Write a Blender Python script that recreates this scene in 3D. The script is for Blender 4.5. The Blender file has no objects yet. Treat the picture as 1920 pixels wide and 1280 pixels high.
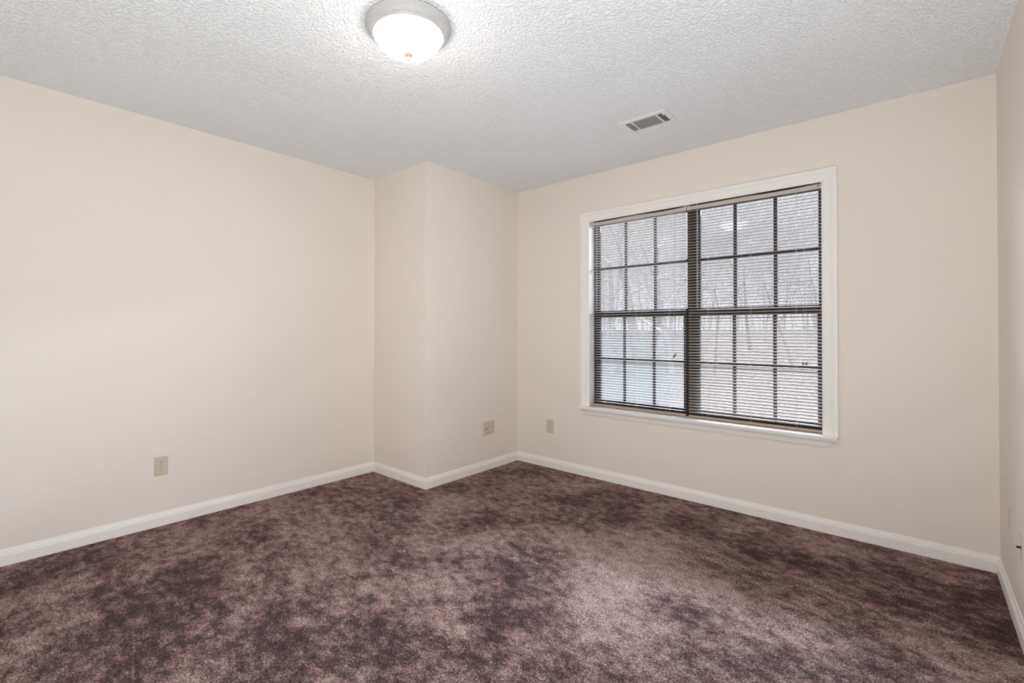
import bpy, math, random
import numpy as np
from mathutils import Vector, Matrix

C = bpy.context.scene.collection
SC = bpy.context.scene

# ---------------------------------------------------------------- camera
F_PX, YAW, CY, CAMH, CX, PITCH, ROLL = 886.66, 0.7371, 612.14, 1.1701, 914.70, 0.0099, 0.0022
cam_d = bpy.data.cameras.new('camera')
cam = bpy.data.objects.new('camera', cam_d)
C.objects.link(cam)
R_ = Vector((math.cos(YAW), math.sin(YAW), 0)); D_ = Vector((-math.sin(YAW), math.cos(YAW), 0)); Z_ = Vector((0, 0, 1))
fwd = D_ * math.cos(PITCH) + Z_ * math.sin(PITCH)
up0 = Z_ * math.cos(PITCH) - D_ * math.sin(PITCH)
right = R_ * math.cos(ROLL) + up0 * math.sin(ROLL)
up = up0 * math.cos(ROLL) - R_ * math.sin(ROLL)
cam.matrix_world = Matrix(((right.x, up.x, -fwd.x, 0), (right.y, up.y, -fwd.y, 0), (right.z, up.z, -fwd.z, CAMH), (0, 0, 0, 1)))
cam_d.sensor_fit = 'HORIZONTAL'
cam_d.sensor_width = 36.0
cam_d.lens = F_PX * 36.0 / 1920.0
cam_d.shift_x = (960 - CX) / 1920.0
cam_d.shift_y = (CY - 640) / 1920.0
cam_d.clip_start = 0.02
cam_d.clip_end = 300
SC.camera = cam

# ---------------------------------------------------------------- world: overcast sky, brighter overhead
SKY_HORIZON = (0.92, 0.92, 0.94)
SKY_ZENITH = (4.3, 4.7, 5.5)
LAMP_STRENGTH = 68.0
DAY_FILL_POWER = 7000.0
UPLIGHT_POWER = 48.5
LAMP_COLOR = (1.0, 0.885, 0.84)
w = bpy.data.worlds.new('overcast_sky'); SC.world = w; w.use_nodes = True
nt = w.node_tree; nt.nodes.clear()
wo = nt.nodes.new('ShaderNodeOutputWorld'); bg = nt.nodes.new('ShaderNodeBackground')
tc = nt.nodes.new('ShaderNodeTexCoord'); sx = nt.nodes.new('ShaderNodeSeparateXYZ')
cr = nt.nodes.new('ShaderNodeValToRGB')
cr.color_ramp.elements[0].position = 0.30; cr.color_ramp.elements[0].color = (*SKY_HORIZON, 1)
cr.color_ramp.elements[1].position = 0.42; cr.color_ramp.elements[1].color = (*SKY_ZENITH, 1)
nt.links.new(tc.outputs['Generated'], sx.inputs[0]); nt.links.new(sx.outputs['Z'], cr.inputs[0])
nt.links.new(cr.outputs[0], bg.inputs['Color']); bg.inputs['Strength'].default_value = 1.0
nt.links.new(bg.outputs[0], wo.inputs[0])

# ---------------------------------------------------------------- unseen fill lights added outside the window and low by the camera
def area_light(name, loc, size, direction, power, color):
    d = bpy.data.lights.new(name, 'AREA'); d.shape = 'RECTANGLE'; d.size, d.size_y = size
    d.energy = power; d.color = color
    o = bpy.data.objects.new(name, d); C.objects.link(o); o.location = loc
    o.rotation_euler = Vector(direction).to_track_quat('-Z', 'Y').to_euler()
    return o
area_light('day_fill', (-2.8, 9.5, 3.86), (12.5, 0.5), (0.2, -1, -0.42), DAY_FILL_POWER, (0.80, 0.97, 1.18))  # added panel above the view, stands in for stronger daylight through the blinds
area_light('fill_uplight', (-0.20, 0.05, 0.35), (0.5, 0.5), (-0.30, 0.30, 0.95), UPLIGHT_POWER, (0.93, 1.02, 1.06))  # added uplight in place of a bounced flash, lifts ceiling and walls

SC.view_settings.view_transform = 'Standard'
SC.view_settings.look = 'None'
SC.view_settings.exposure = 0.0
SC.view_settings.gamma = 1.0
SC.view_settings.use_curve_mapping = False
SC.cycles.use_denoising = True
SC.cycles.max_bounces = 12
SC.cycles.diffuse_bounces = 8
SC.cycles.transparent_max_bounces = 24
SC.cycles.sample_clamp_indirect = 8.0

# ---------------------------------------------------------------- helpers
class MB:
    """collects shapes, then links them as ONE mesh object"""
    def __init__(s): s.v = []; s.f = []; s.sm = []
    def add(s, vs, fs, smooth=False):
        o = len(s.v); s.v += [tuple(v) for v in vs]
        s.f += [tuple(i + o for i in f) for f in fs]; s.sm += [smooth] * len(fs)
        return s
    def box(s, x0, x1, y0, y1, z0, z1):
        vs = [(x, y, z) for z in (z0, z1) for y in (y0, y1) for x in (x0, x1)]
        return s.add(vs, [(0, 2, 3, 1), (4, 5, 7, 6), (0, 1, 5, 4), (2, 6, 7, 3), (0, 4, 6, 2), (1, 3, 7, 5)])
    def frustum(s, a, b, smooth=False):
        """loft between rings a (bottom) and b (top), closed by caps"""
        n = len(a); vs = list(a) + list(b)
        fs = [(i, (i + 1) % n, n + (i + 1) % n, n + i) for i in range(n)]
        s.add(vs, fs, smooth)
        return s.add(vs, [tuple(reversed(range(n))), tuple(range(n, 2 * n))])
    def tube(s, pts, rads, n=6, cap=True):
        pts = [Vector(p) for p in pts]; vs = []; fs = []
        up = Vector((0.31, 0.17, 0.93)).normalized()
        for i, p in enumerate(pts):
            t = (pts[min(i + 1, len(pts) - 1)] - pts[max(i - 1, 0)])
            t = t.normalized() if t.length > 1e-9 else Vector((0, 0, 1))
            a = t.cross(up)
            if a.length < 1e-3: a = t.cross(Vector((1, 0, 0)))
            a.normalize(); b = t.cross(a)
            for k in range(n):
                q = 2 * math.pi * k / n
                vs.append(p + (a * math.cos(q) + b * math.sin(q)) * rads[i])
        for i in range(len(pts) - 1):
            for k in range(n):
                fs.append((i * n + k, i * n + (k + 1) % n, (i + 1) * n + (k + 1) % n, (i + 1) * n + k))
        s.add(vs, fs, True)
        if cap:
            m = (len(pts) - 1) * n
            s.add(vs, [tuple(reversed(range(n))), tuple(range(m, m + n))])
        return s
    def lathe(s, prof, n=64, c=(0, 0, 0), close=False):
        vs = []; fs = []
        for (r, z) in prof:
            for k in range(n):
                q = 2 * math.pi * k / n
                vs.append((c[0] + r * math.cos(q), c[1] + r * math.sin(q), c[2] + z))
        m = len(prof)
        for i in range(m - 1 if not close else m):
            j = (i + 1) % m
            for k in range(n):
                fs.append((i * n + k, i * n + (k + 1) % n, j * n + (k + 1) % n, j * n + k))
        return s.add(vs, fs, True)
    def ball(s, c, r, n=8, m=6, sq=(1, 1, 1)):
        vs = [(c[0], c[1], c[2] - r * sq[2])]
        for i in range(1, m):
            a = math.pi * i / m
            for k in range(n):
                q = 2 * math.pi * k / n
                vs.append((c[0] + r * sq[0] * math.sin(a) * math.cos(q), c[1] + r * sq[1] * math.sin(a) * math.sin(q), c[2] - r * sq[2] * math.cos(a)))
        vs.append((c[0], c[1], c[2] + r * sq[2])); fs = []
        for k in range(n): fs.append((0, 1 + (k + 1) % n, 1 + k))
        for i in range(m - 2):
            for k in range(n):
                fs.append((1 + i * n + k, 1 + i * n + (k + 1) % n, 1 + (i + 1) * n + (k + 1) % n, 1 + (i + 1) * n + k))
        L = len(vs) - 1
        for k in range(n): fs.append((1 + (m - 2) * n + k, 1 + (m - 2) * n + (k + 1) % n, L))
        return s.add(vs, fs, True)
    def build(s, name, mat, parent=None, loc=None, bevel=0, recalc=True):
        me = bpy.data.meshes.new(name); me.from_pydata(s.v, [], s.f); me.update()
        for p, q in zip(me.polygons, s.sm): p.use_smooth = q
        if recalc:
            import bmesh
            bm = bmesh.new(); bm.from_mesh(me)
            bmesh.ops.remove_doubles(bm, verts=bm.verts, dist=1e-6)
            bmesh.ops.recalc_face_normals(bm, faces=bm.faces); bm.to_mesh(me); bm.free()
        if mat: me.materials.append(mat)
        o = bpy.data.objects.new(name, me); C.objects.link(o)
        if parent: o.parent = parent
        if loc: o.location = loc
        if bevel:
            b = o.modifiers.new('edge', 'BEVEL'); b.width = bevel; b.segments = 2; b.limit_method = 'ANGLE'; b.angle_limit = math.radians(40)
        return o

def empty(name, loc=(0, 0, 0), rz=0):
    o = bpy.data.objects.new(name, None); C.objects.link(o); o.location = loc; o.rotation_euler = (0, 0, rz)
    o.empty_display_size = 0.05
    return o
def tag(o, label=None, cat=None, group=None, kind=None):
    for k, v in (('label', label), ('category', cat), ('group', group), ('kind', kind)):
        if v: o[k] = v
    return o
def struct(o, label=None):
    o['kind'] = 'structure'
    if label: o['label'] = label
    return o

# ---------------------------------------------------------------- materials
def mat(name, col=(0.8, 0.8, 0.8), rough=0.6, spec=0.3, metal=0.0):
    m = bpy.data.materials.new(name); m.use_nodes = True
    b = m.node_tree.nodes['Principled BSDF']
    b.inputs['Base Color'].default_value = (*col, 1); b.inputs['Roughness'].default_value = rough
    b.inputs['Specular IOR Level'].default_value = spec; b.inputs['Metallic'].default_value = metal
    return m
def N(m, t, **kw):
    n = m.node_tree.nodes.new(t)
    for k, v in kw.items(): setattr(n, k, v)
    return n
def L(m, a, b): m.node_tree.links.new(a, b)
def BS(m): return m.node_tree.nodes['Principled BSDF']
def noise(m, vec, scale, detail=2, rough=0.5, dist=0.0):
    n = N(m, 'ShaderNodeTexNoise'); n.inputs['Scale'].default_value = scale; n.inputs['Detail'].default_value = detail
    n.inputs['Roughness'].default_value = rough; n.inputs['Distortion'].default_value = dist
    L(m, vec, n.inputs['Vector']); return n
def ramp(m, fac, stops, interp='LINEAR'):
    r = N(m, 'ShaderNodeValToRGB'); e = r.color_ramp; e.interpolation = interp
    while len(e.elements) < len(stops): e.elements.new(0.5)
    for el, (p, c) in zip(e.elements, stops):
        el.position = p; el.color = (*c, 1) if len(c) == 3 else c
    L(m, fac, r.inputs[0]); return r
def mixc(m, fac, a, b, mode='MIX'):
    n = N(m, 'ShaderNodeMix', data_type='RGBA', blend_type=mode)
    for sock, v in ((n.inputs[0], fac), (n.inputs[6], a), (n.inputs[7], b)):
        if hasattr(v, 'links'): L(m, v, sock)
        elif isinstance(v, (int, float)): sock.default_value = v
        else: sock.default_value = (*v, 1)
    return n.outputs[2]
def mth(m, op, a, b=0.0, c=None):
    n = N(m, 'ShaderNodeMath', operation=op)
    for i, v in enumerate((a, b) if c is None else (a, b, c)):
        if hasattr(v, 'links'): L(m, v, n.inputs[i])
        else: n.inputs[i].default_value = v
    return n.outputs[0]
def coords(m): return N(m, 'ShaderNodeTexCoord').outputs['Object']
def bump(m, h, strength, dist):
    b = N(m, 'ShaderNodeBump'); b.inputs['Strength'].default_value = strength; b.inputs['Distance'].default_value = dist
    L(m, h, b.inputs['Height']); L(m, b.outputs[0], BS(m).inputs['Normal']); return b

def wall_mat():
    m = mat('painted_wall', (0.74, 0.67, 0.60), 0.75, 0.2)
    c = coords(m); n = noise(m, c, 260, 3); n2 = noise(m, c, 3.0, 2)
    L(m, mixc(m, n2.outputs[0], (0.795, 0.735, 0.672), (0.806, 0.750, 0.690)), BS(m).inputs['Base Color'])
    bump(m, n.outputs[0], 0.10, 0.002); return m
def ceiling_mat():
    m = mat('popcorn_ceiling', (0.92, 0.935, 0.945), 0.9, 0.1)
    c = coords(m)
    n = noise(m, c, 88, 2.5, 0.55, 0.25)
    r = ramp(m, n.outputs[0], [(0.36, (0, 0, 0)), (0.70, (1, 1, 1))], 'EASE')
    n3 = noise(m, c, 260, 2, 0.6)
    h = mth(m, 'ADD', r.outputs[0], mth(m, 'MULTIPLY', n3.outputs[0], 0.40))
    bump(m, h, 0.95, 0.0048); return m
def carpet_mat():
    m = mat('plum_carpet', (0.1, 0.07, 0.07), 0.95, 0.03)
    c = coords(m)
    mp = N(m, 'ShaderNodeMapping'); mp.inputs['Rotation'].default_value = (0, 0, 0.55); mp.inputs['Scale'].default_value = (1.0, 1.3, 1.0)
    L(m, c, mp.inputs[0])
    big = noise(m, mp.outputs[0], 3.0, 8, 0.62, 0.25)
    med = noise(m, mp.outputs[0], 14.0, 7, 0.72, 0.3)
    fib = noise(m, c, 150, 2.5, 0.7, 0.8)
    fib2 = noise(m, c, 420, 2, 0.6)
    at = N(m, 'ShaderNodeAttribute'); at.attribute_name = 'pile'
    sp = mth(m, 'ADD', mth(m, 'MULTIPLY', fib.outputs[0], 0.62), mth(m, 'MULTIPLY', fib2.outputs[0], 0.38))
    blot = mth(m, 'ADD', mth(m, 'MULTIPLY', big.outputs[0], 0.45), mth(m, 'MULTIPLY', med.outputs[0], 0.85))
    blot = mth(m, 'SUBTRACT', blot, 0.118)
    blot = mth(m, 'ADD', blot, mth(m, 'MULTIPLY', at.outputs['Fac'], 0.085))
    blot = mth(m, 'ADD', blot, mth(m, 'MULTIPLY', mth(m, 'SUBTRACT', fib.outputs[0], 0.5), 0.34))
    base = ramp(m, blot, [(0.32, (0.040, 0.0245, 0.024)), (0.44, (0.083, 0.049, 0.047)), (0.54, (0.190, 0.120, 0.110)), (0.66, (0.315, 0.217, 0.198)), (0.78, (0.36, 0.285, 0.25))])
    hue = noise(m, c, 1.3, 2)
    base2 = mixc(m, mth(m, 'MULTIPLY', hue.outputs[0], 0.6), base.outputs[0], mixc(m, 1.0, base.outputs[0], (1.0, 0.95, 1.0), 'MULTIPLY'))
    spr = ramp(m, sp, [(0.38, (0.30, 0.28, 0.28)), (0.50, (0.98, 0.96, 0.96)), (0.62, (2.1, 2.05, 2.05))])
    L(m, mixc(m, 1.0, base2, spr.outputs[0], 'MULTIPLY'), BS(m).inputs['Base Color'])
    BS(m).inputs['Sheen Weight'].default_value = 0.06; BS(m).inputs['Sheen Roughness'].default_value = 0.4
    bump(m, sp, 0.9, 0.006); return m
def trim_mat(name, col):
    m = mat(name, col, 0.42, 0.4)
    n = noise(m, coords(m), 40, 3); bump(m, n.outputs[0], 0.05, 0.001); return m
def bark_mat(name, a, b):
    m = mat(name, a, 0.95, 0.05)
    c = coords(m); n = noise(m, c, 9, 4, 0.6, 0.4)
    L(m, ramp(m, n.outputs[0], [(0.3, a), (0.7, b)]).outputs[0], BS(m).inputs['Base Color']); return m
def ground_mat():
    m = mat('leaf_litter', (0.3, 0.25, 0.2), 1.0, 0.0)
    c = coords(m); big = noise(m, c, 0.35, 4, 0.6); f = noise(m, c, 14, 4, 0.7, 0.6)
    a = ramp(m, f.outputs[0], [(0.3, (0.115, 0.082, 0.066)), (0.5, (0.245, 0.195, 0.170)), (0.7, (0.370, 0.325, 0.290))])
    g = ramp(m, f.outputs[0], [(0.3, (0.105, 0.104, 0.094)), (0.7, (0.195, 0.196, 0.18))])
    sx = N(m, 'ShaderNodeSeparateXYZ'); L(m, c, sx.inputs[0])
    rat = mth(m, 'DIVIDE', sx.outputs['X'], mth(m, 'MAXIMUM', sx.outputs['Y'], 0.5))
    k = mth(m, 'ADD', rat, mth(m, 'MULTIPLY', big.outputs[0], 0.15))
    fr = ramp(m, mth(m, 'ADD', k, 1.0), [(0.66, (1, 1, 1)), (0.78, (0, 0, 0))])
    L(m, mixc(m, fr.outputs[0], a.outputs[0], g.outputs[0]), BS(m).inputs['Base Color'])
    bump(m, f.outputs[0], 0.6, 0.03); return m
def glass_mat():
    m = bpy.data.materials.new('window_glass'); m.use_nodes = True; m.node_tree.nodes.clear()
    o = N(m, 'ShaderNodeOutputMaterial'); t = N(m, 'ShaderNodeBsdfTransparent'); g = N(m, 'ShaderNodeBsdfGlossy')
    t.inputs[0].default_value = (0.95, 0.96, 0.96, 1); g.inputs['Roughness'].default_value = 0.045
    fr = N(m, 'ShaderNodeFresnel'); fr.inputs['IOR'].default_value = 1.5
    mx = N(m, 'ShaderNodeMixShader'); L(m, mth(m, 'MULTIPLY', fr.outputs[0], 0.85), mx.inputs[0])
    L(m, t.outputs[0], mx.inputs[1]); L(m, g.outputs[0], mx.inputs[2]); L(m, mx.outputs[0], o.inputs[0]); return m
def lamp_mat():
    m = bpy.data.materials.new('lit_frosted_glass'); m.use_nodes = True; m.node_tree.nodes.clear()
    o = N(m, 'ShaderNodeOutputMaterial'); e = N(m, 'ShaderNodeEmission')
    e.inputs[0].default_value = (*LAMP_COLOR, 1)
    sx = N(m, 'ShaderNodeSeparateXYZ'); L(m, coords(m), sx.inputs[0])          # rim emission turned down to weaken the halo on the ceiling
    g = N(m, 'ShaderNodeMapRange'); g.inputs['From Min'].default_value = -0.036; g.inputs['From Max'].default_value = -0.112
    g.inputs['To Min'].default_value = 0.012 * LAMP_STRENGTH; g.inputs['To Max'].default_value = LAMP_STRENGTH
    L(m, sx.outputs['Z'], g.inputs['Value']); L(m, g.outputs[0], e.inputs[1])
    L(m, e.outputs[0], o.inputs[0]); return m

M = dict(
    wall=wall_mat(), ceil=ceiling_mat(), carpet=carpet_mat(),
    trim=trim_mat('white_trim_paint', (0.86, 0.835, 0.80)), jamb=trim_mat('white_jamb_paint', (0.82, 0.82, 0.80)),
    bronze=mat('dark_bronze_aluminium', (0.045, 0.036, 0.033), 0.85, 0.05), strip=mat('beige_vinyl_strip', (0.50, 0.42, 0.36), 0.5),
    glass=glass_mat(), lamp=lamp_mat(),
    slat=mat('alabaster_slat', (0.40, 0.352, 0.325), 0.6, 0.15), rail=mat('tan_rail', (0.42, 0.33, 0.26), 0.5),
    head=mat('beige_headrail', (0.62, 0.545, 0.49), 0.5), cord=mat('blind_cord', (0.62, 0.58, 0.53), 0.8), dcord=mat('pull_cord', (0.33, 0.28, 0.24), 0.8),
    tassel=mat('brown_tassel', (0.17, 0.085, 0.04), 0.5), brown=mat('brown_clip', (0.25, 0.10, 0.06), 0.6),
    plate=mat('ivory_plastic', (0.60, 0.535, 0.42), 0.4, 0.4), recep=mat('ivory_receptacle', (0.64, 0.57, 0.46), 0.4, 0.4),
    plate2=mat('painted_plate', (0.66, 0.59, 0.53), 0.6), hole=mat('dark_slot', (0.015, 0.010, 0.007), 0.7), brass=mat('dull_metal', (0.30, 0.22, 0.16), 0.4, 0.5, 0.7),
    pan=mat('white_lamp_pan', (0.50, 0.485, 0.47), 0.45, 0.4), finial=mat('bronze_finial', (0.50, 0.38, 0.25), 0.4, 0.5, 0.3),
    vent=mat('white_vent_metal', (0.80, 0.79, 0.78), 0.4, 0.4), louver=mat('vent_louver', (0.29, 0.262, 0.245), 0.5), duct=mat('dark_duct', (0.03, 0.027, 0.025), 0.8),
    black=mat('black_plastic', (0.012, 0.012, 0.012), 0.4), lint=mat('white_lint', (0.8, 0.8, 0.8), 0.9),
    bark=bark_mat('grey_bark', (0.21, 0.196, 0.19), (0.32, 0.30, 0.293)), bark2=bark_mat('brown_bark', (0.19, 0.165, 0.15), (0.30, 0.27, 0.25)),
    twig=mat('twigs', (0.46, 0.435, 0.425), 1.0, 0.0), brush=mat('brush_stems', (0.40, 0.37, 0.355), 1.0, 0.0), ground=ground_mat(), siding=mat('outer_wall', (0.45, 0.42, 0.38), 0.9),
)

# ---------------------------------------------------------------- room shell
XL, XB, XR, YB, YW, YBACK, H = -3.3731, -2.705, 0.2937, 2.298, 3.3856, -0.95, 2.44
WX0, WX1, WZ0, WZ1 = -1.968, -0.409, 0.545, 2.081          # window opening
T = 0.15
def slab(name, boxes, m):
    b = MB()
    for q in boxes: b.box(*q)
    return struct(b.build(name, m))
# floor: carpet, leaning-pile shading painted in as light or dark trodden patches (x, y, size, tone)
PILE = [
    (-3.09,0.15,0.09,-0.9), (-3.08,0.21,0.08,-0.8), (-2.74,0.13,0.11,-1.0), (-2.64,0.22,0.09,-0.7), (-2.30,0.22,0.11,-1.0), (-2.38,0.30,0.08,-0.8), (-2.74,0.40,0.06,-0.8), (-3.19,0.30,0.09,-0.8),
    (-3.14,0.50,0.09,-0.7), (-2.94,0.51,0.08,-0.7), (-2.60,0.53,0.11,-0.9), (-2.48,0.46,0.11,-0.8), (-2.60,0.79,0.14,-1.0), (-2.56,0.69,0.11,-0.9), (-2.28,0.60,0.15,-0.9), (-2.75,0.88,0.08,-0.8),
    (-1.81,0.73,0.15,-0.7), (-1.89,0.83,0.06,-1.0), (-1.99,0.98,0.08,-0.9), (-2.79,1.17,0.09,-0.7), (-2.49,1.10,0.08,-0.8), (-3.25,0.68,0.11,-0.5), (-1.74,0.87,0.08,-0.8), (-2.16,0.48,0.11,-0.7),
    (-2.03,0.37,0.15,-0.6), (-2.84,0.24,0.11,0.8), (-2.62,0.33,0.09,0.8), (-2.88,0.68,0.09,0.9), (-2.74,0.57,0.06,0.7), (-2.79,0.84,0.06,0.6), (-2.46,0.21,0.09,0.9), (-2.38,0.11,0.09,0.9),
    (-2.49,0.99,0.08,0.9), (-2.34,0.89,0.11,0.6), (-3.07,1.39,0.08,0.8), (-2.70,1.46,0.11,0.8), (-2.18,1.18,0.11,0.5), (-1.85,0.92,0.04,1.6), (-2.35,0.38,0.08,0.5), (-2.04,0.60,0.15,0.4),
    (-2.04,1.30,0.04,1.2), (-1.87,1.24,0.04,1.2), (-1.77,1.04,0.04,1.3), (-1.84,1.06,0.04,0.9), (-1.65,1.50,0.09,1.2), (-1.46,1.37,0.04,1.3), (-1.51,1.27,0.06,1.0), (-1.33,1.32,0.05,1.2),
    (-1.93,1.71,0.09,0.8), (-1.80,1.83,0.08,0.7), (-2.35,1.98,0.09,0.8), (-2.38,2.29,0.09,0.8), (-2.15,2.36,0.11,0.7), (-2.26,2.94,0.11,0.8), (-1.88,3.05,0.11,0.9), (-1.96,2.40,0.11,0.6),
    (-1.46,2.32,0.11,1.0), (-1.15,2.27,0.19,0.9), (-1.26,2.11,0.11,0.7), (-1.05,1.99,0.19,0.8), (-1.55,1.90,0.09,0.6), (-1.73,1.89,0.09,0.6), (-1.01,1.70,0.15,0.6), (-1.13,1.44,0.06,0.6),
    (-0.85,1.55,0.11,0.5), (-1.34,1.13,0.04,0.6), (-1.37,1.03,0.08,0.4), (-2.64,1.78,0.09,-0.9), (-2.41,1.81,0.09,-0.8), (-2.57,2.07,0.08,-0.8), (-2.81,1.68,0.11,-0.5), (-2.11,1.47,0.09,-0.9),
    (-1.98,1.54,0.06,-0.8), (-1.77,1.69,0.08,-0.9), (-2.25,2.19,0.04,-0.8), (-2.02,2.05,0.08,-0.7), (-1.99,2.31,0.09,-1.0), (-2.46,3.05,0.08,-0.9), (-2.14,2.51,0.04,-0.8), (-2.22,2.44,0.04,-0.8),
    (-2.58,2.52,0.08,-0.5), (-1.65,2.06,0.08,-0.8), (-1.51,2.04,0.09,-0.9), (-1.59,1.82,0.06,-0.9), (-1.44,1.79,0.09,-1.1), (-1.34,1.68,0.06,-0.7), (-1.22,1.79,0.08,-1.0), (-1.34,2.06,0.08,-0.8),
    (-1.30,1.52,0.09,-1.1), (-1.29,1.44,0.06,-0.8), (-1.12,1.60,0.07,-1.1), (-1.21,1.48,0.04,-0.8), (-0.88,1.73,0.04,-0.9), (-1.17,1.36,0.06,-0.9), (-1.58,1.09,0.11,-0.9), (-1.43,1.10,0.08,-0.8),
    (-1.52,0.95,0.19,-0.6), (-1.26,1.15,0.11,-0.7), (-0.77,1.51,0.09,-1.0), (-0.89,1.39,0.06,-0.8), (-1.74,3.02,0.08,-0.8), (-1.74,2.83,0.08,-0.8), (-1.89,2.79,0.06,-0.7), (-1.45,2.97,0.09,-1.1),
    (-1.36,2.69,0.11,-1.2), (-1.33,2.42,0.09,-0.9), (-1.51,2.52,0.08,-0.7), (-1.09,2.99,0.09,-1.0), (-0.93,2.91,0.09,-1.0), (-0.65,2.82,0.08,-1.0), (-0.67,3.06,0.06,-0.8), (-0.47,2.89,0.09,-1.1),
    (-0.38,2.85,0.09,-1.1), (-0.09,3.02,0.09,-1.1), (-0.28,3.03,0.04,-0.7), (-0.67,2.62,0.11,-0.9), (-0.41,2.57,0.09,-0.9), (-0.51,2.45,0.08,-0.8), (-0.79,2.01,0.09,-0.8), (-0.67,2.07,0.08,-0.8),
    (-0.55,2.18,0.08,-0.6), (-0.23,2.48,0.08,-1.0), (-0.07,2.81,0.11,-0.9), (-0.03,2.68,0.09,-0.8), (0.20,3.06,0.14,-1.2), (0.24,2.89,0.11,-1.0), (0.17,2.74,0.11,-1.0), (-0.07,2.32,0.11,-0.9),
    (-0.25,2.18,0.08,-0.8), (-0.38,1.95,0.11,-0.8), (-0.11,2.11,0.08,-0.8), (0.25,2.69,0.08,-0.7), (-0.48,1.79,0.09,-0.6), (-0.61,1.72,0.06,-0.6), (-1.25,3.13,0.09,0.7), (-0.82,3.14,0.09,0.6),
    (-0.55,3.10,0.11,0.6), (-0.39,3.04,0.11,0.6), (-0.25,3.09,0.09,0.5), (0.09,3.11,0.09,1.0), (-1.14,2.53,0.15,1.0), (-0.94,2.34,0.15,0.8), (-0.77,2.22,0.11,0.8), (-0.59,2.24,0.09,0.9),
    (-0.76,2.66,0.08,0.7), (-0.47,2.67,0.09,0.6), (-0.34,2.44,0.09,1.1), (-0.30,2.22,0.11,0.9), (-0.16,2.54,0.09,1.0), (-0.03,2.47,0.09,0.9), (-0.19,2.21,0.06,0.6), (0.05,2.34,0.11,0.8),
    (-0.52,1.92,0.11,0.4), (-0.85,1.89,0.15,0.5), (-0.78,1.63,0.11,0.5), (0.09,2.67,0.08,0.5)]
xs = np.linspace(XL - T, XR + T, 160); ys = np.linspace(YBACK - T, YW + T, 186)
GX, GY = np.meshgrid(xs, ys); pile = np.zeros_like(GX)
for px_, py_, ps_, pa_ in PILE: pile += pa_ * np.exp(-((GX - px_) ** 2 + (GY - py_) ** 2) / (2 * ps_ * ps_))
pile = np.clip(pile, -1.3, 1.5)
nx_, ny_ = len(xs), len(ys)
b = MB()
b.add([(x, y, 0.0) for y in ys for x in xs], [(j * nx_ + i, j * nx_ + i + 1, (j + 1) * nx_ + i + 1, (j + 1) * nx_ + i) for j in range(ny_ - 1) for i in range(nx_ - 1)])
fl = b.build('floor', M['carpet'], recalc=False)
fl.data.attributes.new('pile', 'FLOAT', 'POINT').data.foreach_set('value', pile.astype(np.float32).ravel())
fl.modifiers.new('thickness', 'SOLIDIFY').thickness = 0.12
struct(fl)
slab('ceiling', [(XL - T, XR + T, YBACK - T, YW + T, H, H + 0.12)], M['ceil'])
slab('wall_left', [(XL - T, XL, YBACK - T, YB, 0, H)], M['wall'])
slab('wall_chase', [(XL - T, XB, YB, YW + T, 0, H)], M['wall'])
slab('wall_front', [(XB, WX0, YW, YW + T, 0, H), (WX1, XR, YW, YW + T, 0, H), (WX0, WX1, YW, YW + T, 0, WZ0), (WX0, WX1, YW, YW + T, WZ1, H)], M['wall'])
slab('wall_right', [(XR, XR + T, YBACK - T, YW + T, 0, H)], M['wall'])
slab('wall_back', [(XL, XR, YBACK - T, YBACK, 0, H)], M['wall'])

# baseboards: one profile swept along each wall with mitred corners
BASE = [(0, 0), (0.0126, 0), (0.0126, 0.051), (0.0105, 0.0535), (0.0098, 0.0575), (0.0104, 0.0605), (0.0085, 0.0635), (0.0060, 0.068), (0.0054, 0.073), (0.0042, 0.0775), (0.0022, 0.0795), (0, 0.0795)]
PATH = [(XL, YBACK), (XL, YB), (XB, YB), (XB, YW), (XR, YW), (XR, YBACK)]
def nrm(a, b):
    d = Vector((b[0] - a[0], b[1] - a[1])).normalized(); return Vector((d.y, -d.x))
def mitre(i):
    n = len(PATH)
    a = nrm(PATH[(i - 1) % n], PATH[i]); b = nrm(PATH[i], PATH[(i + 1) % n])
    s = a + b; return s / (s.dot(a))
for i, nm in enumerate(['left', 'chase_face', 'chase_side', 'front', 'right', 'back']):
    j = (i + 1) % len(PATH)
    p, q, mi, mj = Vector(PATH[i]), Vector(PATH[j]), mitre(i), mitre(j)
    ra = [(*(p + mi * o), z) for o, z in BASE]; rb = [(*(q + mj * o), z) for o, z in BASE]
    struct(MB().frustum(ra, rb).build('baseboard_' + nm, M['trim']))

# ---------------------------------------------------------------- window casing, stool, apron
CAS = [(0, 0), (0.0, 0.008), (0.004, 0.010), (0.010, 0.0105), (0.014, 0.0125), (0.030, 0.0135), (0.044, 0.0155), (0.047, 0.0175), (0.052, 0.0165), (0.056, 0.0185), (0.0745, 0.0185), (0.0765, 0.017), (0.0765, 0)]
cx0, cx1, cz0, cz1 = -1.9605, -0.4145, 0.566, 2.0555
b = MB()
pth = [(cx0, cz0, -1, 0), (cx0, cz1, -1, 1), (cx1, cz1, 1, 1), (cx1, cz0, 1, 0)]
rings = [[(x + dx * o, YW - t, z + dz * o) for o, t in CAS] for x, z, dx, dz in pth]
for k in range(3): b.frustum(rings[k], rings[k + 1])
struct(b.build('trim_1', M['trim']), 'white moulded casing around the window')
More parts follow.
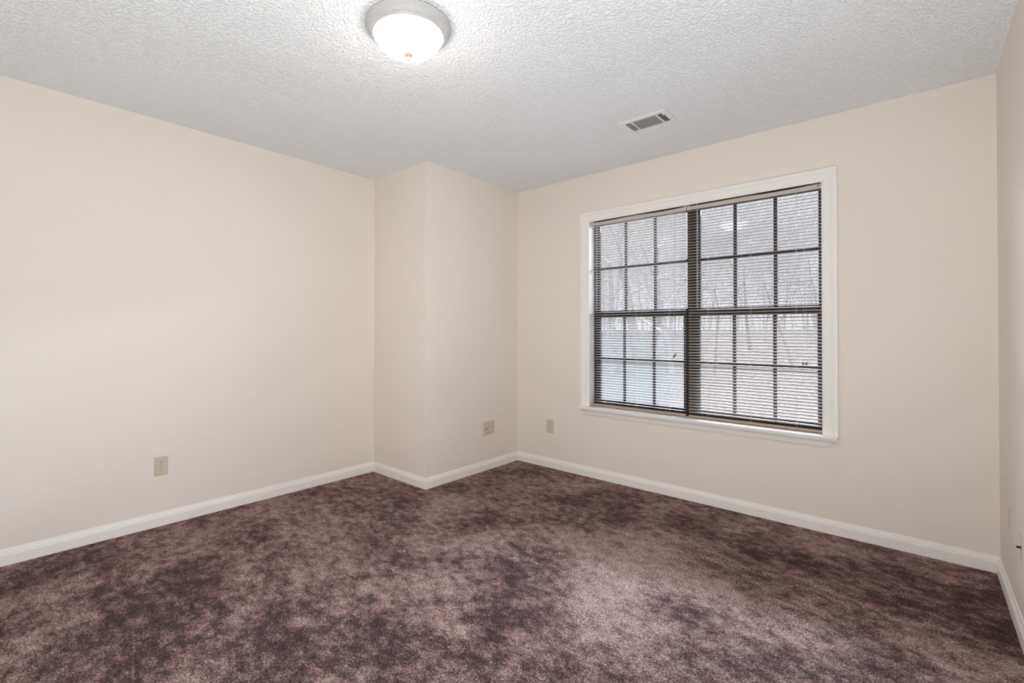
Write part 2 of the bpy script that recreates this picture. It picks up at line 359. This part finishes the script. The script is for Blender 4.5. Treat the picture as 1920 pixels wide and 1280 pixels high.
# stool with a rounded nose
pr = [(3.3405, 0.5500), (3.3380, 0.5530), (3.3370, 0.5575), (3.3380, 0.5625), (3.3410, 0.5655), (3.346, 0.5665), (3.470, 0.5665), (3.470, 0.545), (3.3405, 0.545)]
b = MB()
b.frustum([(-2.046, y, z) for y, z in pr[:6]] + [(-2.046, YW, 0.5665), (-2.046, YW, 0.5455), (-2.046, 3.3405, 0.5455)],
          [(-0.341, y, z) for y, z in pr[:6]] + [(-0.341, YW, 0.5665), (-0.341, YW, 0.5455), (-0.341, 3.3405, 0.5455)])
b.box(WX0 + 0.0005, WX1 - 0.0005, YW, 3.468, 0.5455, 0.5665)
struct(b.build('trim_2', M['trim']), 'white window stool with rounded nose')
# apron: moulded strip with sloping ends
AP = [(0.5455, 0.020), (0.537, 0.020), (0.531, 0.0145), (0.522, 0.0135), (0.510, 0.012), (0.504, 0.0105), (0.4985, 0.0085), (0.4985, 0.0), (0.5455, 0.0)]
def slope(z): return (0.5455 - z) * 0.75
b = MB().frustum([(-2.034 + slope(z), YW - t, z) for z, t in AP], [(-0.352 - slope(z), YW - t, z) for z, t in AP])
struct(b.build('trim_3', M['trim']), 'white apron moulding under the window stool')
# jamb liner
b = MB()
b.box(WX0 - 0.012, WX0 + 0.0003, YW + 0.0005, YW + T, WZ0, WZ1 + 0.012)
b.box(WX1 - 0.0003, WX1 + 0.012, YW + 0.0005, YW + T, WZ0, WZ1 + 0.012)
b.box(WX0, WX1, YW + 0.0005, YW + T, WZ1 - 0.0003, WZ1 + 0.012)
struct(b.build('trim_4', M['jamb']), 'white jamb lining inside the window opening')

# ---------------------------------------------------------------- the two double-hung windows
def window_unit(name, x0, x1, fl, fr, xm1, st_low, st_up, strip, label, tilt):
    r = struct(empty(name, (0, 0, 0)), label)
    zb, zt = 0.5668, 2.0800
    b = MB()
    b.box(x0, x0 + fl, 3.468, 3.528, zb, zt); b.box(x1 - fr, x1, 3.468, 3.528, zb, zt)
    b.box(x0 + fl, x1 - fr, 3.468, 3.528, zt - 0.028, zt); b.box(x0 + fl, x1 - fr, 3.468, 3.528, zb, zb + 0.030)
    b.build('window_frame', M['bronze'], r)
    def sash(nm, yc, xa, xb, z0, z1, bot, top, st, zm):
        s = MB()
        s.box(xa, xa + st, yc - 0.011, yc + 0.011, z0, z1); s.box(xb - st, xb, yc - 0.011, yc + 0.011, z0, z1)
        s.box(xa + st, xb - st, yc - 0.011, yc + 0.011, z0, z0 + bot); s.box(xa + st, xb - st, yc - 0.011, yc + 0.011, z1 - top, z1)
        o = s.build(nm, M['bronze'], r)
        g = MB(); ga, gb = xa + st, xb - st
        for k in (0, 1):
            xm = xm1 + k * 0.238
            g.box(xm - 0.0102, xm + 0.0102, yc - 0.004, yc + 0.004, z0 + bot, z1 - top)
        for u, v in ((ga, xm1 - 0.0102), (xm1 + 0.0102, xm1 + 0.238 - 0.0102), (xm1 + 0.238 + 0.0102, gb)):
            g.box(u, v, yc - 0.0038, yc + 0.0038, zm - 0.0102, zm + 0.0102)
        g.build('grille', M['bronze'], o)
        p = MB().box(-(gb - ga) / 2 + 0.0005, (gb - ga) / 2 - 0.0005, -0.0003, 0.0003, z0 + bot, z1 - top).build('pane', M['glass'], o)
        p.location = ((ga + gb) / 2, yc, 0); p.rotation_euler = (0, 0, tilt)
    a, c = x0 + fl, x1 - fr
    sash('lower_sash', 3.483, a + 0.001, c - 0.001, zb + 0.0305, 1.336, 0.024, 0.050, st_low, 0.955)
    sash('upper_sash', 3.508, a + 0.001, c - 0.001, 1.289, zt - 0.0285, 0.044, 0.012, st_up, 1.685)
    for q, w_ in strip:
        MB().box(q, q + w_, 3.466, 3.4675, 1.337, zt - 0.001).build('balance_strip', M['strip'], r)
    return r
window_unit('window_1', WX0 + 0.001, -1.1895, 0.025, 0.025, -1.706, 0.030, 0.010, [(-1.9470, 0.0055)], 'left dark bronze double-hung window with grille behind the blinds', -0.0075)
window_unit('window_2', -1.1885, WX1 - 0.001, 0.042, 0.025, -0.913, 0.012, 0.008, [(-1.1530, 0.0065)], 'right dark bronze double-hung window with grille behind the blinds', -0.0075)

# ---------------------------------------------------------------- venetian blinds
def slat_mesh(length):
    n = 6; wdt, crown, th = 0.025, 0.0030, 0.0004
    ys = [(-0.5 + i / n) * wdt for i in range(n + 1)]
    pr = [(y, crown * (1 - (2 * y / wdt) ** 2)) for y in ys]
    ring = [(y, z) for y, z in pr] + [(y, z - th) for y, z in reversed(pr)]
    return MB().frustum([(-length / 2, y, z) for y, z in ring], [(length / 2, y, z) for y, z in ring])
def blind(x0, x1, tilt, ladders, cordx, cordz, label, seed, zbot):
    rnd = random.Random(seed)
    xc, ln, yc = (x0 + x1) / 2, x1 - x0, 3.427
    r = tag(empty('venetian_blind', (xc, yc, zbot)), label, 'blind', 'mini blinds in the window')
    zb = lambda z: z - zbot
    h = MB()
    n = 24                                                         # headrail channel, dipping a little between its brackets
    def dip(t): return -0.0035 * abs(math.sin(2 * math.pi * t * 1.0)) - 0.0015 * math.sin(9 * t + seed)
    for k in range(n):
        a, c = k / n, (k + 1) / n
        xa, xb_ = -ln / 2 + ln * a, -ln / 2 + ln * c
        ring = lambda x, t: [(x, -0.0135, zb(2.031)), (x, 0.0125, zb(2.031)), (x, 0.0125, zb(2.054)), (x, -0.0105, zb(2.0565 + dip(t))), (x, -0.0135, zb(2.0545 + dip(t)))]
        h.frustum(ring(xa, a), ring(xb_, c))
    head = h.build('headrail', M['head'], r)
    for sgn in (-1, 1):
        MB().box(sgn * ln / 2 - 0.007, sgn * ln / 2 + 0.007, -0.0150, 0.0135, zb(2.0295), zb(2.0605)).build('bracket', M['head'], r, bevel=0.001)
    if seed == 2:
        MB().box(ln / 2 - 0.019, ln / 2 - 0.014, -0.0148, -0.0130, zb(2.040), zb(2.052)).build('clip', M['brown'], head)
    proto = None; pitch = 0.01985; z = 2.017; k = 0
    zs = []
    while z > zbot + 0.026: zs.append(z); z -= pitch
    for k, z in enumerate(zs):
        if proto is None:
            o = proto = slat_mesh(ln - 0.002).build('slat', M['slat'], r)
        else:
            o = proto.copy(); C.objects.link(o); o.parent = r
        o.location = (rnd.uniform(-0.0007, 0.0007), 0, zb(z + rnd.uniform(-0.0007, 0.0007)))
        o.rotation_euler = (tilt + math.radians(rnd.uniform(-1.0, 1.0)), math.radians(rnd.uniform(-0.04, 0.04)), 0)
    # bottom rail, rounded
    ring = [(-0.0125, 0.003), (-0.0135, 0.008), (-0.0125, 0.014), (-0.009, 0.0168), (0.009, 0.0168), (0.0125, 0.014), (0.0135, 0.008), (0.0125, 0.003), (0.009, 0.0), (-0.009, 0.0)]
    MB().frustum([(-ln / 2, y, z) for y, z in ring], [(ln / 2, y, z) for y, z in ring]).build('bottom_rail', M['rail'], r, bevel=0.0008)
    for lx in ladders:
        m = MB()
        for yy in (-0.0136, 0.0136):
            m.tube([(lx - xc, yy, zb(2.032)), (lx - xc + 0.0006, yy, zb(1.4)), (lx - xc, yy, 0.010)], [0.00055] * 3, 5)
        m.build('ladder_cord', M['cord'], r)
    m = MB()
    for s_, dz in ((-0.004, 0), (0.004, 0.010)) if seed == 1 else ((-0.0085, 0), (0.0085, 0)):
        m.tube([(cordx - xc + s_ * 0.3, -0.0165, zb(2.032)), (cordx - xc + s_ * 0.6, -0.0175, zb(1.5)), (cordx - xc + s_, -0.018, zb(cordz + dz + 0.018))], [0.0006] * 3, 5)
    cord = m.build('pull_cord', M['dcord'] if seed == 1 else M['cord'], r)
    for s_, dz in ((-0.004, 0), (0.004, 0.010)) if seed == 1 else ((-0.0085, 0), (0.0085, 0)):
        t = MB().lathe([(0.0002, 0.019), (0.0026, 0.0185), (0.0040, 0.014), (0.0072, 0.002), (0.0066, 0.0), (0.0002, 0.0)], 12)
        t.build('tassel', M['tassel'], cord, loc=(cordx - xc + s_, -0.018 - (0.006 if seed == 1 and s_ < 0 else 0), zb(cordz + dz)))
    return r
blind(-1.958, -1.213, math.radians(-9.5), (-1.845, -1.585, -1.330), -1.286, 0.985, 'left mini blind over the left window, slats tipped up toward the room', 1, 0.572)
blind(-1.193, -0.419, math.radians(17.0), (-1.065, -0.802, -0.550), -0.504, 0.971, 'right mini blind over the right window, slats tipped down toward the room', 2, 0.569)

# ---------------------------------------------------------------- ceiling light
LX, LY = -1.565, 1.228
r = tag(empty('ceiling_light', (LX, LY, H)), 'round flush ceiling light, lit frosted bowl in beaded white pan', 'ceiling light')
pan = MB().lathe([(0.02, 0.0), (0.170, 0.0), (0.174, -0.003), (0.178, -0.004), (0.1785, -0.008), (0.175, -0.011), (0.173, -0.016), (0.168, -0.026), (0.160, -0.034), (0.153, -0.037),
                  (0.1515, -0.040), (0.148, -0.044), (0.143, -0.046), (0.1395, -0.045), (0.138, -0.040), (0.136, -0.030), (0.02, -0.028)], 96, close=True).build('pan', M['pan'], r)
bd = MB()
for k in range(104):
    q = 2 * math.pi * k / 104
    bd.ball((0.1535 * math.cos(q), 0.1535 * math.sin(q), -0.0372), 0.0031, 6, 5)
bd.build('bead_ring', M['pan'], pan)
bowl = [(0.1352, -0.036)]
for k in range(0, 13):
    a = math.pi / 2 * k / 12
    bowl.append((max(0.1355 * math.cos(a) ** 0.85 if k < 12 else 0.0003, 0.0003), -0.044 - 0.071 * math.sin(a)))
MB().lathe(bowl, 72).build('glass_bowl', M['lamp'], r)
fi = MB().lathe([(0.0002, -0.110), (0.019, -0.111), (0.0205, -0.1165), (0.018, -0.1215), (0.008, -0.125), (0.0055, -0.127), (0.005, -0.133), (0.0066, -0.137), (0.0062, -0.142), (0.0002, -0.145)], 28)
fi.build('finial', M['finial'], r)

# ---------------------------------------------------------------- ceiling register
VX, VY = -1.2, 2.757
r = tag(empty('air_vent', (VX, VY, H)), 'white rectangular metal air vent on the ceiling near the window', 'vent')
hx, hy = 0.1425, 0.095
def ring_plate(b, hx, hy, ix0, ix1, iy0, iy1, z0, z1):
    b.box(-hx, hx, -hy, iy0, z0, z1); b.box(-hx, hx, iy1, hy, z0, z1)
    b.box(-hx, ix0, iy0, iy1, z0, z1); b.box(ix1, hx, iy0, iy1, z0, z1)
iy0, iy1 = -0.066, 0.066
b = MB(); ring_plate(b, hx, hy, -0.116, 0.116, iy0, iy1, -0.006, 0.0)
b.box(-0.080, -0.072, iy0, iy1, -0.006, -0.001); b.box(0.072, 0.080, iy0, iy1, -0.006, -0.001)
b.build('face_plate', M['vent'], r, bevel=0.0012)
MB().box(-0.116, 0.116, iy0, iy1, -0.0012, -0.0002).build('duct_opening', M['duct'], r)
def louvre(x0, x1, y0, y1, ang, along_x):
    b = MB(); w_, t_ = 0.0038, 0.0004
    dx, dz = w_ * math.cos(ang), w_ * math.sin(ang)
    if along_x:
        yc = (y0 + y1) / 2
        b.frustum([(x0, yc - dx, -0.0035 - dz), (x0, yc + dx, -0.0035 + dz), (x0, yc + dx, -0.0035 + dz + t_), (x0, yc - dx, -0.0035 - dz + t_)],
                  [(x1, yc - dx, -0.0035 - dz), (x1, yc + dx, -0.0035 + dz), (x1, yc + dx, -0.0035 + dz + t_), (x1, yc - dx, -0.0035 - dz + t_)])
    else:
        xc = (x0 + x1) / 2
        b.frustum([(xc - dx, y0, -0.0035 - dz), (xc + dx, y0, -0.0035 + dz), (xc + dx, y0, -0.0035 + dz + t_), (xc - dx, y0, -0.0035 - dz + t_)],
                  [(xc - dx, y1, -0.0035 - dz), (xc + dx, y1, -0.0035 + dz), (xc + dx, y1, -0.0035 + dz + t_), (xc - dx, y1, -0.0035 - dz + t_)])
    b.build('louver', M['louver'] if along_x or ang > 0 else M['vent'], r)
for k in range(13):
    y = iy0 + 0.006 + k * 0.0100; louvre(-0.072, 0.072, y, y, math.radians(-28), True)
for k in range(5):
    louvre(-0.1125 + k * 0.0078, -0.1125 + k * 0.0078, iy0, iy1, math.radians(38), False)
    louvre(0.0830 + k * 0.0078, 0.0830 + k * 0.0078, iy0, iy1, math.radians(-38), False)
for yy in (-0.03, 0.03):
    MB().ball((0.130, yy, -0.006), 0.003, 8, 6, (1, 1, 0.5)).build('screw', M['black'], r)
MB().box(0.112, 0.122, -0.062, -0.050, -0.014, -0.006).build('damper_lever', M['vent'], r, bevel=0.001)

# ---------------------------------------------------------------- wall plates (local frame: plate lies in x-z, front faces -y)
def plate_mesh(w_, h_, t_):
    a = [(-w_ / 2, 0, -h_ / 2), (w_ / 2, 0, -h_ / 2), (w_ / 2, 0, h_ / 2), (-w_ / 2, 0, h_ / 2)]
    i = 0.0018; k = 0.006
    m1 = [(x * (1 - 0 * i), -t_ * 0.45, z) for x, _, z in a]
    m2 = [(math.copysign(abs(x) - k, x), -t_, math.copysign(abs(z) - k, z)) for x, _, z in a]
    b = MB(); b.frustum(a, m1); b.frustum(m1, m2); return b
def duplex(loc, rz, label, slotscale=1.0):
    r = tag(empty('wall_outlet', loc, rz), label, 'outlet', 'ivory duplex outlets')
    plate_mesh(0.0715, 0.116, 0.0062).build('cover_plate', M['plate'], r)
    for s in (1, -1):
        zc = s * 0.0195; pts = []
        for k in range(24):
            q = 2 * math.pi * k / 24
            pts.append((0.0165 * math.cos(q), max(-0.0135, min(0.0135, 0.0168 * math.sin(q)))))
        o = MB().frustum([(x, -0.0055, z) for x, z in pts], [(x * 0.96, -0.0086, z * 0.96) for x, z in pts]).build('receptacle', M['recep'], r, loc=(0, 0, zc))
        for sx_, hh in ((-0.0064, 0.0046), (0.0064, 0.0036)):
            MB().box(sx_ - 0.0013, sx_ + 0.0013, -0.0088, -0.0080, 0.0042 - hh, 0.0042 + hh).build('slot', M['hole'], o)
        MB().frustum([(0.0024 * math.cos(2 * math.pi * k / 12), -0.0080, -0.0075 + 0.0024 * math.sin(2 * math.pi * k / 12)) for k in range(12)],
                     [(0.0024 * math.cos(2 * math.pi * k / 12), -0.0088, -0.0075 + 0.0024 * math.sin(2 * math.pi * k / 12)) for k in range(12)]).build('ground_hole', M['hole'], o)
    MB().ball((0, -0.0062, 0), 0.0026, 10, 6, (1, 0.5, 1)).build('screw', M['brass'], r)
    return r
duplex((XL, 0.792, 0.3585), math.pi / 2, 'ivory duplex outlet low on the long left wall')
duplex((-2.345, YW, 0.3565), 0, 'small ivory duplex outlet on the window wall, left of the window')
def jack_plate(loc, rz, name, label, m, t_, jack, dia=0.0045, out=0.006, w_=0.072, h_=0.113, jackpos=(0, 0), jm=None):
    r = tag(empty(name, loc, rz), label, 'wall plate')
    plate_mesh(w_, h_, t_).build('cover_plate', m, r)
    if jack:
        x, z = jackpos
        o = MB().tube([(x, -t_ + 0.0004, z), (x, -t_ - 0.0018, z)], [dia * 1.5, dia * 1.5], 6).build('jack_nut', M['brass'], r)
        MB().tube([(x, -t_ - 0.0018, z), (x, -t_ - out, z)], [dia * 0.75, dia * 0.75], 10).build('jack_barrel', jm or M['hole'], o)
    for s in (1, -1):
        MB().ball((0, -t_, s * 0.042), 0.0022, 8, 6, (1, 0.4, 1)).build('screw', m, r)
    return r
jack_plate((XB, 2.9500, 0.351), math.pi / 2, 'cable_plate', 'ivory cable plate standing proud of the wall, nearer of the pair', M['plate'], 0.0125, True, 0.0046, 0.007)
jack_plate((XB, 3.0290, 0.3535), math.pi / 2, 'cable_plate', 'flat ivory cable plate close to the corner, farther of the pair', M['plate'], 0.0055, True, 0.0034, 0.004)
jack_plate((XR, 3.000, 0.372), -math.pi / 2, 'blank_plate', 'painted blank plate on right wall just past the corner', M['plate2'], 0.006, False)
jack_plate((XR, 2.690, 0.356), -math.pi / 2, 'cable_plate', 'pale cable plate with black connector at the right picture edge', M['plate2'], 0.006, True, 0.0055, 0.013, jm=M['black'])

# a crumb of lint on the carpet
t = MB().ball((0, 0, 0.004), 0.004, 8, 6, (1.3, 0.8, 0.8)).build('lint', M['lint'], None, loc=(-2.02, 1.57, 0.0))
tag(t, 'tiny white speck of lint lying on the carpet', 'lint')

# ---------------------------------------------------------------- outdoors
gx = np.linspace(-30, 12, 43); gy = np.linspace(YW + T + 0.02, 46, 44)
def gz(x, y):
    t = max(0.0, min(1.0, (y - 9.0) / 16.0)); return -0.80 + 2.0 * t + 0.05 * math.sin(x * 1.3 + y * 0.7) + 0.04 * math.sin(x * 0.5 - y * 1.1)
vs = [(x, y, gz(x, y)) for y in gy for x in gx]; nx = len(gx)
fs = [(j * nx + i, j * nx + i + 1, (j + 1) * nx + i + 1, (j + 1) * nx + i) for j in range(len(gy) - 1) for i in range(nx - 1)]
g = MB().add(vs, fs, True).build('ground', M['ground'], None)
struct(g, 'sloping yard with leaf litter outside the window')

def grow(b, rnd, p, d, length, rad, depth, minr, spread=0.55):
    n = 4 if depth > 1 else 3
    pts = [Vector(p)]; d = Vector(d).normalized(); rr = [rad]
    for k in range(n):
        d = (d + Vector((rnd.gauss(0, 0.10), rnd.gauss(0, 0.10), rnd.gauss(0.03, 0.07)))).normalized()
        pts.append(pts[-1] + d * length / n); rr.append(max(minr, rad * (1 - 0.62 * (k + 1) / n)))
    b.tube(pts, rr, 7 if rad > 0.03 else (5 if rad > 0.008 else 3), cap=depth > 2)
    if depth <= 0: return
    kids = rnd.randint(3, 5)
    for c in range(kids):
        t = rnd.uniform(0.35, 1.0) if c else 1.0
        i = min(n - 1, int(t * n)); q = pts[i].lerp(pts[i + 1], t * n - i) if i < n else pts[-1]
        a = Vector((rnd.gauss(0, 1), rnd.gauss(0, 1), rnd.gauss(0.25, 0.6))).normalized()
        nd = (d * (1 - spread) + a * spread).normalized()
        yield (q, nd, length * rnd.uniform(0.55, 0.8), max(minr, rr[min(i, n)] * rnd.uniform(0.38, 0.62)), depth - 1)
def tree(px_ratio, y, trunk_r, lean, height, label, seed, m, depth=5):
    rnd = random.Random(seed); x = px_ratio * y
    r = tag(empty('bare_tree', (x, y, gz(x, y) - 0.05)), label, 'tree', 'bare winter trees outside the window')
    tb = MB(); kids = list(grow(tb, rnd, (0, 0, 0), (lean, 0, 1), height, trunk_r, depth, 0.004))
    tb.build('trunk', m, r, recalc=False)
    bb = MB(); stack = kids
    while stack:
        q = stack.pop()
        stack += list(grow(bb, rnd, *q, 0.0028))
    bb.build('branches', M['twig'], r, recalc=False)
    return r
# px_ratio = x / y, where -0.56 is the left and -0.13 the right edge of what the window shows
tree(-0.520, 14.0, 0.15, 0.14, 3.6, 'bare tree with thick grey trunk leaning right, seen at far left of left window', 11, M['bark'])
tree(-0.455, 16.0, 0.21, -0.06, 3.8, 'bare tree with thickest straight trunk, seen through middle panes of left window', 12, M['bark'])
tree(-0.385, 14.5, 0.13, -0.12, 3.2, 'bare tree with grey trunk leaning left, seen through right panes of left window', 13, M['bark'])
tree(-0.425, 19.0, 0.12, 0.05, 4.2, 'slim bare tree farther back, seen between the trunks of left window', 14, M['bark2'])
tree(-0.300, 15.0, 0.045, 0.08, 2.6, 'thin bare tree seen through left panes of right window', 15, M['bark2'])
tree(-0.235, 19.0, 0.06, -0.05, 2.8, 'thin bare tree farther off, seen through middle panes of right window', 16, M['bark2'])
tree(-0.165, 16.0, 0.045, -0.10, 2.6, 'thin bare tree leaning left, seen through right panes of right window', 17, M['bark2'])
# thicket of saplings and brush along the top of the slope: nobody could count it
rnd = random.Random(5); b = MB()
for k in range(150):
    y = rnd.uniform(21, 36); x = rnd.uniform(-0.70, 0.0) * y
    st = [((x, y, gz(x, y) - 0.05), (rnd.gauss(0, 0.12), rnd.gauss(0, 0.12), 1), rnd.uniform(1.8, 4.2), rnd.uniform(0.014, 0.05), 3)]
    while st: st += list(grow(b, rnd, *st.pop(), 0.004))
t = b.build('thicket', M['brush'], None, recalc=False)
tag(t, 'thicket of bare saplings and brush behind the trees outside', 'brush', None, 'stuff')
